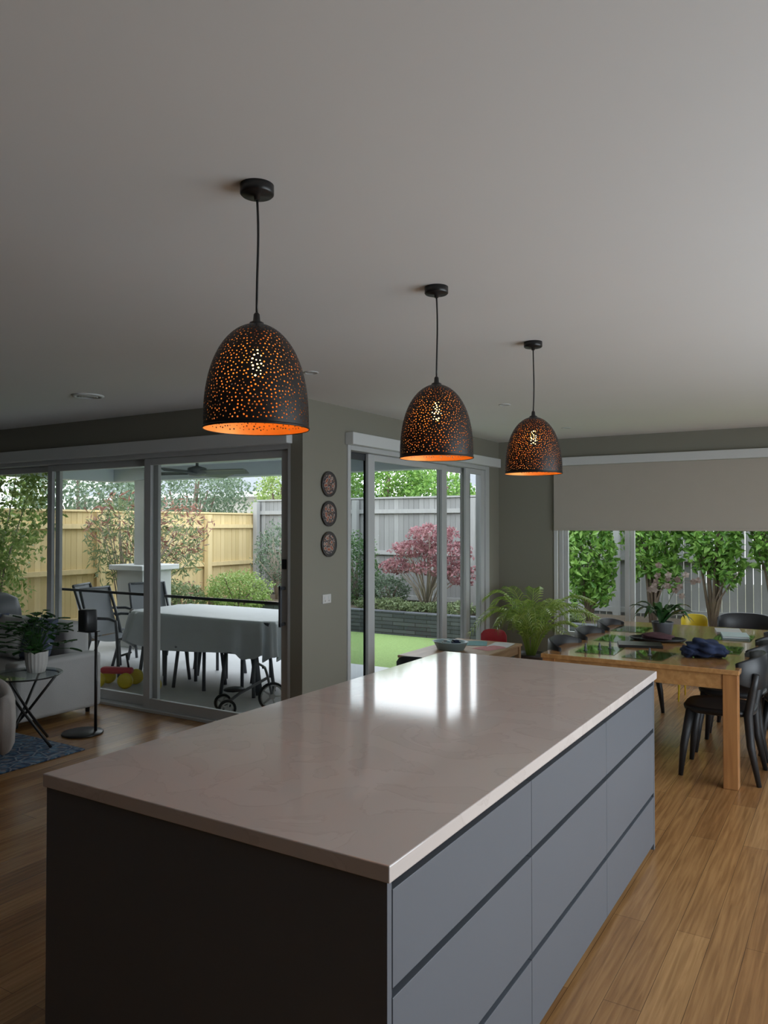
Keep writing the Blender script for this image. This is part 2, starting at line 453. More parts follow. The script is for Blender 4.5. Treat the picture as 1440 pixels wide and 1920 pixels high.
def panel_x(root, x0, x1, y, z0, z1, st=.06, top=.06, bot=.09, fr='alu', gl='glass', dep=.035):
    boxes('frame', [(x0, x0 + st, y, y + dep, z0, z1), (x1 - st, x1, y, y + dep, z0, z1),
                    (x0 + st, x1 - st, y, y + dep, z1 - top, z1), (x0 + st, x1 - st, y, y + dep, z0, z0 + bot)], fr, bev=.003, parent=root)
    b = B(); ym = y + dep / 2
    b.quad([(x0 + st, ym, z0 + bot), (x1 - st, ym, z0 + bot), (x1 - st, ym, z1 - top), (x0 + st, ym, z1 - top)])
    return b.done('glass_pane', gl, root)
def panel_y(root, y0, y1, x, z0, z1, st=.06, top=.06, bot=.09, fr='alu', gl='glass', dep=.03):
    boxes('frame', [(x, x + dep, y0, y0 + st, z0, z1), (x, x + dep, y1 - st, y1, z0, z1),
                    (x, x + dep, y0 + st, y1 - st, z1 - top, z1), (x, x + dep, y0 + st, y1 - st, z0, z0 + bot)], fr, bev=.003, parent=root)
    b = B(); xm = x + dep / 2
    b.quad([(xm, y0 + st, z0 + bot), (xm, y1 - st, z0 + bot), (xm, y1 - st, z1 - top), (xm, y0 + st, z1 - top)])
    return b.done('glass_pane', gl, root)

# door_1: living-room sliding door
d1 = struct('door_1')
boxes('jamb', [(OX0, OX0 + .045, YW + .0, YW + .2, 0, OZ), (OX1 - .03, OX1, YW + .0, YW + .2, 0, OZ),
               (OX0 + .045, OX1 - .03, YW, YW + .2, OZ - .05, OZ), (OX0 + .045, OX1 - .03, YW + .0, YW + .2, 0, .025)], 'alu', bev=.003, parent=d1)
panel_x(d1, OX0 + .05, -6.90, YW + .135, .026, OZ - .052, .07)
panel_x(d1, -7.03, -5.42, YW + .085, .026, OZ - .052, .075)
panel_x(d1, -5.55, OX1 - .035, YW + .035, .026, OZ - .052, .085)
boxes('screen_midrail', [(-6.93, -5.55, YW + .172, YW + .184, 1.02, 1.045), (-5.43, OX1 - .035, YW + .172, YW + .184, 1.02, 1.045)], 'aludark', parent=d1)
b = B(); hx = OX1 - .085
b.box(hx - .012, hx + .012, YW - .03, YW - .012, .87, 1.2, .004)
b.box(hx - .012, hx + .012, YW - .03, YW + .036, .88, .905, .003); b.box(hx - .012, hx + .012, YW - .03, YW + .036, 1.165, 1.19, .003)
b.done('handle', 'gmetal', d1)
b = B(); b.box(hx - .02, hx + .02, YW + .022, YW + .036, 1.33, 1.41, .004); b.done('lock', 'blackm', d1)

# door_2: dining side sliding door
d2 = struct('door_2')
xi = XW - .12
boxes('jamb', [(xi, XW + .012, SY0, SY0 + .045, 0, SZ), (xi, XW + .012, SY1 - .10, SY1, 0, SZ),
               (xi, XW + .012, SY0 + .045, SY1 - .10, SZ - .05, SZ), (xi, XW + .0, SY0 + .045, SY1 - .10, 0, .025)], 'alu', bev=.003, parent=d2)
panel_y(d2, SY0 + .05, 5.95, xi + .008, .026, SZ - .052, .05, fr='aludark', gl='glassdark')
panel_y(d2, 5.88, 7.45, xi + .045, .026, SZ - .052, .11)
panel_y(d2, 7.34, 7.98, xi + .008, .026, SZ - .052, .07)
panel_y(d2, 7.86, SY1 - .102, xi + .08, .026, SZ - .052, .09)
boxes('screen_edge', [(xi + .045, xi + .06, 7.99, 8.07, .03, SZ - .055)], 'aludark', parent=d2)

# window_1: back window
w1 = struct('window_1')
boxes('frame', [(BX0, BX0 + .05, YB + .03, YB + .12, BZ0, BZ1), (BX1 - .05, BX1, YB + .03, YB + .12, BZ0, BZ1),
                (BX0 + .05, BX1 - .05, YB + .03, YB + .12, BZ1 - .05, BZ1), (BX0 + .05, BX1 - .05, YB + .03, YB + .12, BZ0, BZ0 + .05)], 'alu', bev=.003, parent=w1)
panel_x(w1, BX0 + .052, -2.17, YB + .06, BZ0 + .05, BZ1 - .05, .05, .05, .05)
panel_x(w1, -2.16, -.35, YB + .06, BZ0 + .05, BZ1 - .05, .05, .05, .05)
panel_x(w1, -.34, BX1 - .052, YB + .06, BZ0 + .05, BZ1 - .05, .05, .05, .05)
boxes('sill', [(BX0 - .03, BX1 + .03, YB - .03, YB + .03, BZ0 - .02, BZ0)], 'white', bev=.003, parent=w1)
boxes('reveal', [(BX0 - .045, BX0 - .001, YB - .015, YB, BZ0, BZ1 - .012)], 'white', bev=.002, parent=w1)

# window_2: window beside the kitchen (east)
w2 = struct('window_2')
panel_y(w2, RY0, (RY0 + RY1) / 2, XR + .08, RZ0, RZ1)
panel_y(w2, (RY0 + RY1) / 2, RY1, XR + .08, RZ0, RZ1)

# roller blind
rb = thing('roller_blind', 'beige fabric roller blind half lowered over dining window', 'blind', (0, 0, 0))
b = B()
b.box(BX0 - .03, BX1 - .02, YB - .048, YB - .045, 1.645, BZ1 - .012); b.done('blind_fabric', 'blind', rb)
b = B(); b.box(BX0 - .03, BX1 - .02, YB - .056, YB - .038, 1.622, 1.648, .004); b.done('bottom_rail', 'blind', rb)

# ------------------------------------------------------------------ island
IX0, IX1, IY0, IY1 = -2.135, -.895, 1.49, 4.20
ct = B(); ct.box(IX0, IX1, IY0, IY1, .88, .92, .003)
o = ct.done('island_benchtop', 'quartz', label='pinkish grey quartz stone benchtop on the kitchen island', category='benchtop')
isl = thing('kitchen_island', 'blue-grey kitchen island cabinet with handleless drawers', 'kitchen island', (0, 0, 0))
fx = IX1 - .012
b = B()
b.box(IX0 + .008, fx - .022, IY0 + .03, IY1 - .03, .0, .879)
b.done('carcass', 'cabdark', isl)
b = B(); b.box(IX0 + .006, fx, IY0 + .01, IY0 + .03, 0, .8795, .001); b.done('end_panel', 'cab', isl)
b = B(); b.box(IX0 + .006, fx, IY1 - .03, IY1 - .01, 0, .8795, .001); b.done('end_panel', 'cab', isl)
b = B(); b.box(IX0 + .004, IX0 + .008, IY0 + .03, IY1 - .03, 0, .8795); b.done('back_panel', 'cab', isl)
y0 = IY0 + .033; y1 = IY1 - .033; w = (y1 - y0) / 3
for c in range(3):
    for z0, z1 in ((.629, .852), (.297, .607), (.035, .275)):
        b = B(); b.box(fx - .021, fx, y0 + c * w + .0015, y0 + (c + 1) * w - .0015, z0, z1, .0012)
        b.done('drawer', 'cab', isl)

# ------------------------------------------------------------------ pendants
SHH, SR = .312, .155
TS = np.linspace(0, .995, 400)
RAD = SR * np.sqrt(np.maximum(1e-6, 1 - TS ** 2.5)); ZZ = TS * SHH
SS = np.concatenate([[0], np.cumsum(np.hypot(np.diff(RAD), np.diff(ZZ)))]); SMAX = SS[-1]
def prof(s): return float(np.interp(s, SS, RAD)), float(np.interp(s, SS, ZZ))
def shade_geometry():
    rnd = random.Random(3)
    holes = []
    cell = {}
    tries = 0
    while tries < 70000 and len(holes) < 1700:
        tries += 1
        s = rnd.uniform(.014, SMAX - .045); R, z = prof(s)
        if rnd.random() > R / SR: continue
        th = rnd.uniform(.045, 2 * PI - .045)
        p = (R * math.cos(th), R * math.sin(th), z)
        k = tuple(int(math.floor(q / .011)) for q in p)
        ok = True
        for a in (-1, 0, 1):
            for bb in (-1, 0, 1):
                for c in (-1, 0, 1):
                    for q in cell.get((k[0] + a, k[1] + bb, k[2] + c), ()):
                        if (q[0] - p[0]) ** 2 + (q[1] - p[1]) ** 2 + (q[2] - p[2]) ** 2 < .0086 ** 2: ok = False; break
                    if not ok: break
                if not ok: break
            if not ok: break
        if not ok: continue
        cell.setdefault(k, []).append(p); holes.append((th, s, rnd.choice((.0015, .0020, .0024, .0027))))
    V = []; hid = []; E = []
    for hi, (th, s, r) in enumerate(holes):
        R, _ = prof(s); b0 = len(V); n = 8
        for i in range(n):
            a = 2 * PI * i / n + .2
            V.append(((th + r / R * math.cos(a)) * SR, s + r * math.sin(a))); hid.append(hi)
            E.append((b0 + i, b0 + (i + 1) % n))
    W = 2 * PI * SR
    NB = 96
    for row in [0, .005, .010] + [SMAX - .04, SMAX - .03, SMAX - .02, SMAX - .01, SMAX]:
        for i in range(NB + 1):
            V.append((W * i / NB, row)); hid.append(-1)
    k = .016
    while k < SMAX - .045:
        for x in (0, W): V.append((x, k)); hid.append(-1)
        k += .008
    r = geometry.delaunay_2d_cdt([Vector(v) for v in V], E, [], 0, 1e-7)
    vo, eo, fo, ov = r[0], r[1], r[2], r[3]
    h2 = [hid[o[0]] if len(o) else -1 for o in ov]
    faces = [f for f in fo if not (h2[f[0]] >= 0 and h2[f[0]] == h2[f[1]] == h2[f[2]])]
    return vo, faces
def shade_mesh(name, off, mat, flip):
    bm = bmesh.new(); vs = []
    for v in SV:
        R, z = prof(v[1]); th = v[0] / SR
        R2, z2 = prof(min(SMAX, v[1] + .002)); R1, z1 = prof(max(0, v[1] - .002))
        n = Vector((z2 - z1, -(R2 - R1))); n.normalize()
        R += n.x * off; z += n.y * off
        vs.append(bm.verts.new((R * math.cos(th), R * math.sin(th), z)))
    for f in SF:
        try:
            q = bm.faces.new([vs[i] for i in (reversed(f) if flip else f)]); q.smooth = True
        except Exception: pass
    bmesh.ops.remove_doubles(bm, verts=bm.verts[:], dist=1e-5)
    me = bpy.data.meshes.new(name); bm.to_mesh(me); bm.free(); me.materials.append(M[mat]); return me
SV, SF = shade_geometry()
me_out = shade_mesh('lamp_shade', 0, 'shade', False)
me_in = shade_mesh('shade_lining', -.0012, 'copper', True)

ZB = 1.965  # rim height
pl = thing('pendant_light', 'black perforated dome pendant light glowing copper inside', 'pendant light', (-1.51, 1.75, 0), group='pendant lights over the island')
sh = bpy.data.objects.new('lamp_shade', me_out); COL.objects.link(sh); sh.parent = pl; sh.location = (0, 0, ZB)
li = bpy.data.objects.new('shade_lining', me_in); COL.objects.link(li); li.parent = sh; li['label'] = 'copper orange inner lining'
b = B(); b.lathe([(.1555, -.002), (.1575, 0), (.1575, .003), (.1555, .005), (.1545, .003), (.1545, 0), (.1555, -.002)], n=96, cap=False); rim = b.done('shade_rim', 'shade', sh)
ztop = SHH
b = B(); b.lathe([(.024, ztop - .010), (.021, ztop + .003), (.011, ztop + .008), (.009, ztop + .028), (.004, ztop + .034)], n=24)
b.done('shade_cap', 'black', pl, loc=(0, 0, ZB))
b = B(); pts = []
for i in range(13):
    t = i / 12; z = ZB + ztop + .03 + t * (H - .03 - ZB - ztop - .03)
    pts.append((.004 * math.sin(t * PI), -.002 * math.sin(t * PI * 2), z))
b.tube(pts, .0036, 8); b.done('cord', 'black', pl)
b = B(); b.lathe([(.008, -.045), (.010, -.032), (.046, -.030), (.050, -.026), (.050, 0)], n=40); b.done('ceiling_canopy', 'black', pl, loc=(0, 0, H))
b = B(); b.lathe([(.016, .30), (.019, .295), (.019, .245), (.015, .235)], n=24); b.done('lamp_holder', 'brass', pl, loc=(0, 0, ZB))
b = B(); b.lathe([(.010, .236), (.012, .222), (.018, .200), (.0205, .186), (.018, .170), (.010, .160), (.003, .157)], n=20); b.done('bulb', 'bulb', pl, loc=(0, 0, ZB))
copy_tree(pl, (-1.51, 2.90, 0)); copy_tree(pl, (-1.51, 4.05, 0), .8)

# ------------------------------------------------------------------ ceiling fittings
dl = thing('downlight', 'small white recessed downlight, switched off', 'downlight', (-3.06, 4.09, H), group='recessed ceiling downlights')
b = B(); b.lathe([(.050, 0), (.050, -.004), (.040, -.006), (.036, -.001), (.0355, 0)], n=32, cap=False); b.done('trim_ring', 'white', dl)
b = B(); b.lathe([(.036, -.0015), (.030, -.001), (.002, -.0005)], n=32); b.done('lens', 'alu', dl)
for p in ((-2.50, 6.03, H), (-2.55, 7.8, H), (-6.9, 3.2, H)): copy_tree(dl, p)
v = thing('ceiling_vent', 'round white slotted ceiling air vent', 'air vent', (-5.09, 3.92, H))
b = B()
b.lathe([(.12, 0), (.12, -.006), (.095, -.014), (.09, -.006), (.089, 0)], n=40, cap=False)
for r in (.075, .055, .035):
    b.lathe([(r, 0), (r, -.012), (r - .010, -.016), (r - .012, 0)], n=40, cap=False)
b.lathe([(.018, 0), (.016, -.014)], n=24)
b.done('grille', 'white', v)
b = B(); b.lathe([(.088, -.001), (.01, -.0015)], n=32); b.done('duct', 'cabdark', v)

# ------------------------------------------------------------------ plates & switch
for i, (z, s) in enumerate(((2.02, 0), (1.777, .9), (1.526, 2.2))):
    p = thing('decorative_plate', ['painted porcelain plate with dark rim, highest on wall', 'painted porcelain plate with floral centre on wall', 'painted porcelain plate with pale centre, lowest on wall'][i], 'plate', (XW, 5.19, z), group='decorative plates on the wall')
    p.rotation_euler = (0, PI / 2, 0)
    b = B(); b.lathe([(.06, .0), (.10, .016), (.105, .018), (.103, .021), (.08, .013)], n=40, cap=False); b.lathe([(.058, .001), (.06, 0)], n=40)
    b.done('rim', 'potdark', p)
    b = B(); b.lathe([(.080, .0145), (.06, .006), (.002, .004)], n=40); b.done('painted_centre', 'plate', p, rot=(0, 0, s))
sw = thing('power_outlet', 'white double power outlet on the wall', 'power outlet', (XW, 5.17, 1.08))
b = B(); b.box(0, .009, -.058, .058, -.037, .037, .003); b.done('faceplate', 'potwhite', sw)
for yy in (-.0265, .0265):
    b = B(); b.box(.009, .013, yy - .008, yy + .008, -.002, .022, .001); b.done('switch', 'white', sw)
    b = B(); b.box(.009, .0095, yy - .003, yy + .003, -.022, -.010); b.done('socket', 'blackm', sw)

# ------------------------------------------------------------------ dining table
TX0, TX1, TY0, TY1, TZ = -1.95, -.64, 5.36, 7.58, .76
dt = thing('dining_table', 'honey timber dining table with square legs', 'dining table', ((TX0 + TX1) / 2, (TY0 + TY1) / 2, 0))
hx, hy = (TX1 - TX0) / 2, (TY1 - TY0) / 2
b = B(); b.box(-hx, hx, -hy, hy, TZ - .032, TZ, .004); b.done('table_top', 'honey', dt)
b = B()
for q in ((-hx + .05, hx - .05, -hy + .02, -hy + .045), (-hx + .05, hx - .05, hy - .045, hy - .02), (-hx + .02, -hx + .045, -hy + .05, hy - .05), (hx - .045, hx - .02, -hy + .05, hy - .05)):
    b.box(*q, TZ - .13, TZ - .032, .002)
b.done('apron', 'honey', dt)
for sx in (-1, 1):
    for sy in (-1, 1):
        b = B(); cx, cy = sx * (hx - .055), sy * (hy - .055)
        b.box(cx - .045, cx + .045, cy - .045, cy + .045, 0, TZ - .032, .004); b.done('leg', 'honeyleg', dt)
for i, (x, y, r) in enumerate(((-1.62, 5.72, .05), (-1.25, 5.66, -.1), (-1.66, 6.35, 0), (-.86, 6.2, .03), (-.86, 6.9, 0), (-1.7, 7.0, .02))):
    pmt = thing('placemat', 'green tinted glass placemat on the dining table', 'placemat', (x, y, TZ), r, group='glass placemats on the dining table')
    b = B(); b.box(-.14, .14, -.19, .19, .0005, .006, .002); b.done('glass_sheet', 'tableglass', pmt)

# dining chairs (front towards local +Y)
def super_ring(rx, ry, z, n=36, p=3.2, dish=0, yo=0):
    out = []
    for i in range(n):
        a = 2 * PI * i / n; c, s_ = math.cos(a), math.sin(a)
        x = rx * math.copysign(abs(c) ** (2 / p), c); y = ry * math.copysign(abs(s_) ** (2 / p), s_)
        out.append((x * (1 - .06 * (y / max(ry, .01) < 0)), y + yo, z))
    return out
def dining_chair(name, label, loc, rz, mat, h=1., group=None):
    kw = {'group': group} if group else {}
    e = thing(name, label, 'chair', loc, rz, **kw)
    b = B()
    b.rings([super_ring(.20, .20, .425), super_ring(.222, .222, .435), super_ring(.228, .228, .456), super_ring(.218, .218, .470), super_ring(.15, .15, .460), super_ring(.05, .05, .455)])
    b.done('seat', mat, e)
    for sx in (-1, 1):
        b = B(); b.tube([(sx * .165, .165, .445), (sx * .195, .205, .2), (sx * .205, .225, 0)], [.030, .025, .015], 10); b.done('leg', mat, e)
        b = B(); b.tube([(sx * .205, -.255, 0), (sx * .19, -.205, .25), (sx * .18, -.19, .45), (sx * .195, -.222, .62), (sx * .205, -.245, .72)], [.015, .025, .029, .024, .018], 10); b.done('leg', mat, e)
    b = B(); n = 17; rr = []
    for k in range(n):
        t = -1 + 2 * k / (n - 1); x = .245 * math.sin(t * 1.25) / math.sin(1.25); y = -.275 + .14 * (t * t) ** 1.1
        hh = .105 * (1 - .4 * abs(t) ** 3); zc = .72
        th = .012
        rr.append([(x, y - th, zc - hh), (x, y - th - .004, zc), (x, y - th, zc + hh), (x, y, zc + hh + .008), (x, y + th, zc + hh), (x, y + th - .004, zc), (x, y + th, zc - hh), (x, y, zc - hh - .008)])
    b.rings(rr); b.done('backrest', mat, e, normals=True)
    return e
G = 'black chairs around the dining table'
ch = dining_chair('dining_chair', 'black moulded dining chair with curved backrest, tucked under table', (-.80, 5.72, 0), PI / 2, 'blackm', group=G)
for y in (6.33, 6.95): copy_tree(ch, (-.80, y, 0), PI / 2 - .03)
for y, x in ((5.75, -1.72), (6.40, -1.72), (7.05, -1.72)): copy_tree(ch, (x, y, 0), -PI / 2)
copy_tree(ch, (-.90, 7.98, 0), PI + .1, 'black moulded dining chair at the head of the table')
copy_tree(ch, (-.33, 6.15, 0), PI / 2 + .35, 'black moulded dining chair pulled out from the table')
yc = dining_chair('childs_chair', 'narrow yellow plastic child chair at the table head', (-1.36, 7.95, 0), PI, 'yellow'); yc.scale = (.5, .7, .97)

# orchid in pot
def bezier(p0, p1, p2, n=10):
    return [Vector(p0) * (1 - t) ** 2 + 2 * t * (1 - t) * Vector(p1) + t * t * Vector(p2) for t in [i / n for i in range(n + 1)]]
def strap_leaf(b, pts, wid, fold=.2):
    n = len(pts); L_, C_, R_ = [], [], []
    for i, p in enumerate(pts):
        t = (pts[min(i + 1, n - 1)] - pts[max(i - 1, 0)]).normalized()
        s_ = t.cross(Vector((0, 0, 1)));
        if s_.length < 1e-4: s_ = Vector((1, 0, 0))
        s_.normalize(); k = i / (n - 1); ww = wid * math.sin(PI * (k * .85 + .1)) ** .7
        if i == n - 1: ww = wid * .05
        L_.append(p + s_ * ww / 2 + Vector((0, 0, fold * ww))); C_.append(p); R_.append(p - s_ * ww / 2 + Vector((0, 0, fold * ww)))
    b.v = random.random()
    b.rings([L_, C_, R_], closed=False)
oc = thing('potted_orchid', 'orchid with dark strap leaves and pale pink flowers', 'potted plant', (-1.40, 6.80, TZ))
b = B(); b.lathe([(.065, 0), (.07, .003), (.088, .10), (.09, .11), (.082, .11), (.076, .10)], n=32, cap=True); b.done('pot', 'gmetal', oc)
b = B()
for i in range(18):
    a = i * 2.4; r_ = random.uniform(.18, .32)
    strap_leaf(b, bezier((0, 0, .09), (.5 * r_ * math.cos(a), .5 * r_ * math.sin(a), .10 + random.uniform(.14, .30)), (r_ * math.cos(a), r_ * math.sin(a), .10 + random.uniform(.0, .14)), 8), .06)
b.done('foliage', 'lf_house', oc)
ro = random.Random(31)
for st in (bezier((0, 0, .12), (-.02, -.02, .42), (.06, .02, .52), 8), bezier((0, 0, .12), (.06, .03, .38), (.17, .06, .46), 8)):
    b = B(); b.tube(st, .0025, 6); b.done('stem', 'lf_olive', oc)
    for i in range(9):
        base_p = st[4 + i % 5]
        c = base_p + Vector((ro.uniform(-.10, .10), ro.uniform(-.06, .06), ro.uniform(-.03, .07)))
        b = B(); b.v = ro.random()
        b.tube([base_p, c], .0015, 5)
        for k in range(5):
            a = k * 2 * PI / 5 + i
            u = Vector((math.cos(a), .5 * math.sin(i * 1.7 + k), math.sin(a))) * .030; w_ = Vector((-math.sin(a), 0, math.cos(a))) * .013
            b.quad([c, c + u * .6 + w_, c + u, c + u * .6 - w_])
        b.done('flower', 'petal', oc)
tr = thing('serving_tray', 'black oval tray beneath the orchid with dark napkins', 'tray', (-1.36, 6.42, TZ))
b = B(); b.lathe([(.15, .0), (.19, .012), (.2, .025), (.195, .026), (.18, .015), (.14, .008), (.01, .007)], n=40, sx=1.1, sy=.7); b.done('tray_body', 'blackm', tr)
nb = thing('napkin_pile', 'crumpled dark reddish cloth napkin lying on the tray', 'napkin', (-1.36, 6.42, TZ + .008))
b = B(); b.blob((0, 0, .03), (.12, .07, .03), 3, .18, 4); b.done('cloth', 'maroon', nb)
nb = thing('laptop', 'closed black laptop lying on the dining table', 'laptop', (-1.42, 6.08, TZ), .3)
b = B(); b.box(-.16, .16, -.11, .11, .0, .012, .003); b.done('laptop_base', 'blackm', nb)
b = B(); b.box(-.16, .16, -.11, .11, .0125, .019, .003); b.done('laptop_lid', 'black', nb)
bg = thing('cloth_bundle', 'crumpled navy blue cloth bundle on the dining table', 'cloth', (-.92, 5.78, TZ))
b = B(); b.blob((0, 0, .062), (.12, .10, .062), 4, .2, 9); b.blob((.09, .05, .04), (.07, .06, .04), 3, .25, 5); b.blob((-.08, -.04, .045), (.06, .06, .04), 3, .25, 15); b.done('cloth', 'navy', bg)
for x, y, m_, l_ in ((-.86, 6.95, 'bluewht', 'pale blue book'), (-.95, 7.25, 'paper', 'white magazine')):
    k = thing('book', l_ + ' lying flat on the dining table', 'book', (x, y, TZ + .0065 if y < 7.1 else TZ), .2)
    b = B(); b.box(-.10, .10, -.14, .14, 0, .002, .0005); b.box(-.10, .10, -.14, .14, .016, .018, .0005); b.box(-.10, -.097, -.14, .14, .002, .016); b.done('book_cover', m_, k)
    b = B(); b.box(-.096, .095, -.135, .135, .0022, .0158); b.done('pages', 'paper', k)
for x, y in ((-1.62, 5.70), (-1.57, 5.80), (-1.70, 5.62), (-1.25, 5.64)):
    k = thing('toy_figure', 'tiny dark plastic toy figure standing on a placemat', 'toy', (x, y, TZ + .0062), group='toy figures on the placemats')
    b = B(); b.lathe([(.016, 0), (.016, .004), (.006, .008), (.009, .02), (.010, .03), (.005, .036), (.007, .042), (.006, .05), (.001, .053)], n=14); b.done('figure_body', 'gmetal', k)

# ------------------------------------------------------------------ palm in corner
def frond(b, p0, p1, p2, n=20, ll=.2):
    pts = bezier(p0, p1, p2, n)
    for i in range(4, n):
        t = i / n; c = pts[i]; d = (pts[i + 1] - pts[i - 1]).normalized()
        s_ = d.cross(Vector((0, 0, 1)));
        if s_.length < 1e-4: s_ = Vector((1, 0, 0))
        s_.normalize(); L_ = ll * (math.sin(PI * (t * .8 + .13)) ** .6)
        for sg in (-1, 1):
            b.v = random.random()
            e1 = c + (s_ * sg * .75 + d * .75).normalized() * L_ * .55 + Vector((0, 0, .012))
            e2 = c + (s_ * sg * .7 + d * .8).normalized() * L_ + Vector((0, 0, -.25 * L_))
            w_ = d * .010
            b.quad([c - w_ * .5, e1 - w_ * .9, e1 + w_ * .9, c + w_ * .5]); b.quad([e1 - w_ * .9, e2, e2 + w_ * .1, e1 + w_ * .9])
    return pts
pp = thing('potted_palm', 'feathery green palm in a dark pot on the floor', 'potted plant', (-3.02, 8.0, 0))
b = B(); b.lathe([(.12, 0), (.125, .005), (.17, .27), (.18, .30), (.165, .30), (.155, .27), (.01, .262)], n=36); b.done('pot', 'potdark', pp)
b = B(); b.lathe([(.153, .262), (.153, .272), (.02, .276)], n=32); b.done('soil', 'soil', pp)
bl = B(); bs = B()
rnd = random.Random(5)
for i in range(24):
    a = i * 2.399; reach = rnd.uniform(.42, .85); hh = rnd.uniform(.5, .82)
    ca, sa = math.cos(a), math.sin(a)
    if ca < 0: reach = min(reach, .50 / max(.01, -ca))
    if sa > 0: reach = min(reach, .56 / max(.01, sa))
    reach = min(reach, .85)
    p0 = (.04 * ca, .04 * sa, .27); p1 = (reach * .35 * ca, reach * .35 * sa, .27 + hh * 1.15); p2 = (reach * ca, reach * sa, .27 + hh * rnd.uniform(.3, .95))
    pts = frond(bl, p0, p1, p2, 26, .17)
    bs.v = .7; bs.tube(pts, [.006 * (1 - .8 * k / 26) + .001 for k in range(27)], 6)
bl.done('foliage', 'lf_palm', pp); bs.done('stem', 'lf_palm', pp)

# ------------------------------------------------------------------ children's table
kt = thing('low_table', 'low pale timber play table beside the glass door', 'table', (-3.22, 6.72, 0))
kx, ky, kz = .36, .62, .50
b = B(); b.box(-kx, kx, -ky, ky, kz - .025, kz, .005); b.done('table_top', 'lowwood', kt)
b = B(); b.box(-kx + .02, kx - .02, -ky + .02, ky - .02, kz - .10, kz - .025, .003); b.done('apron', 'lowwood', kt)
for sx in (-1, 1):
    for sy in (-1, 1):
        b = B(); b.box(sx * (kx - .035) - .025, sx * (kx - .035) + .025, sy * (ky - .035) - .025, sy * (ky - .035) + .025, 0, kz - .025, .003); b.done('leg', 'lowwood', kt)
k = thing('plastic_basket', 'pale blue plastic basket of toys on the low table', 'basket', (-3.3, 6.62, kz))
b = B(); b.lathe([(.08, 0), (.10, .002), (.13, .075), (.14, .08), (.135, .083), (.125, .078), (.095, .008), (.01, .006)], n=36, sx=1.3, sy=1); b.done('basket_body', 'bluewht', k)
for i, (dx, dy, m_) in enumerate(((-.05, 0, 'paper'), (.05, .02, 'navy'), (0, -.04, 'bluewht'), (.02, .05, 'gmetal'))):
    kk = thing('toy_car', ['white', 'navy', 'pale blue', 'grey'][i] + ' toy car heaped in the plastic basket', 'toy', (-3.3 + dx, 6.62 + dy, kz + .045), i * .9)
    b = B(); b.box(-.04, .04, -.02, .02, .01, .03, .006); b.box(-.02, .025, -.017, .017, .03, .048, .006); b.done('toy_body', m_, kk)
    for wx in (-.025, .025):
        b = B(); b.lathe([(.010, -.022), (.010, .022)], n=12); b.done('wheel', 'rubber', kk, loc=(wx, 0, .012), rot=(PI / 2, 0, 0))
for i, (x, y, r_, m_, l_) in enumerate(((-3.1, 6.28, .2, 'paper', 'white drawing'), (-3.02, 6.9, -.3, 'paperpink', 'pink drawing'), (-3.25, 7.1, .4, 'paperteal', 'teal colouring page'), (-3.0, 7.13, .1, 'paper', 'white sheet'))):
    k = thing('paper_sheet', l_ + ' lying on the low table', 'paper', (x, y, kz + .0005 + .0006 * i), r_)
    b = B(); n = 8
    b.rings([[(-.105 + .21 * a / n, -.148 + .296 * c / n, .004 * math.sin(a / n * PI) * (1 if c > 5 else .2)) for a in range(n + 1)] for c in range(n + 1)], closed=False); b.done('sheet', m_, k)
def kids_chair(label, loc, rz, mat):
    e = thing('small_chair', label, 'chair', loc, rz)
    b = B(); b.rings([[(x * .7, y * .7, .285 + 0 * z) for x, y, z in super_ring(.2, .2, 0)], [(x * .75, y * .75, .295) for x, y, z in super_ring(.2, .2, 0)], [(x * .72, y * .72, .305) for x, y, z in super_ring(.2, .2, 0)], [(x * .3, y * .3, .300) for x, y, z in super_ring(.2, .2, 0)]]); b.done('seat', mat, e)
    for sx in (-1, 1):
        for sy in (-1, 1):
            b = B(); b.tube([(sx * .11, sy * .11, .29), (sx * .14, sy * .15, 0)], [.014, .011], 8); b.done('leg', mat, e)
    b = B(); rr = []
    for i in range(13):
        t = -1 + i / 6; x = .15 * t; y = -.155 + .04 * t * t; hh = .11 * math.sqrt(max(.05, 1 - .75 * t ** 4))
        rr.append([(x, y - .008, .46 - hh), (x, y - .008, .46 + hh), (x, y + .008, .46 + hh), (x, y + .008, .46 - hh)])
    b.rings(rr); b.done('backrest', mat, e, normals=True)
    for sx in (-1, 1):
        b = B(); b.tube([(sx * .09, -.12, .29), (sx * .10, -.15, .38)], .010, 8); b.done('back_support', mat, e)
    return e
kids_chair('small red plastic chair beside the low table', (-3.32, 7.56, 0), PI * .98, 'red')
kids_chair('small black chair beside the low table', (-3.25, 5.88, 0), .2, 'blackm')

# ------------------------------------------------------------------ living area
b = B(); b.box(-7.9, -4.94, .9, 3.80, .0, .012, .004)
b.done('area_rug', 'rug', label='blue patterned area rug on the timber floor', category='rug')

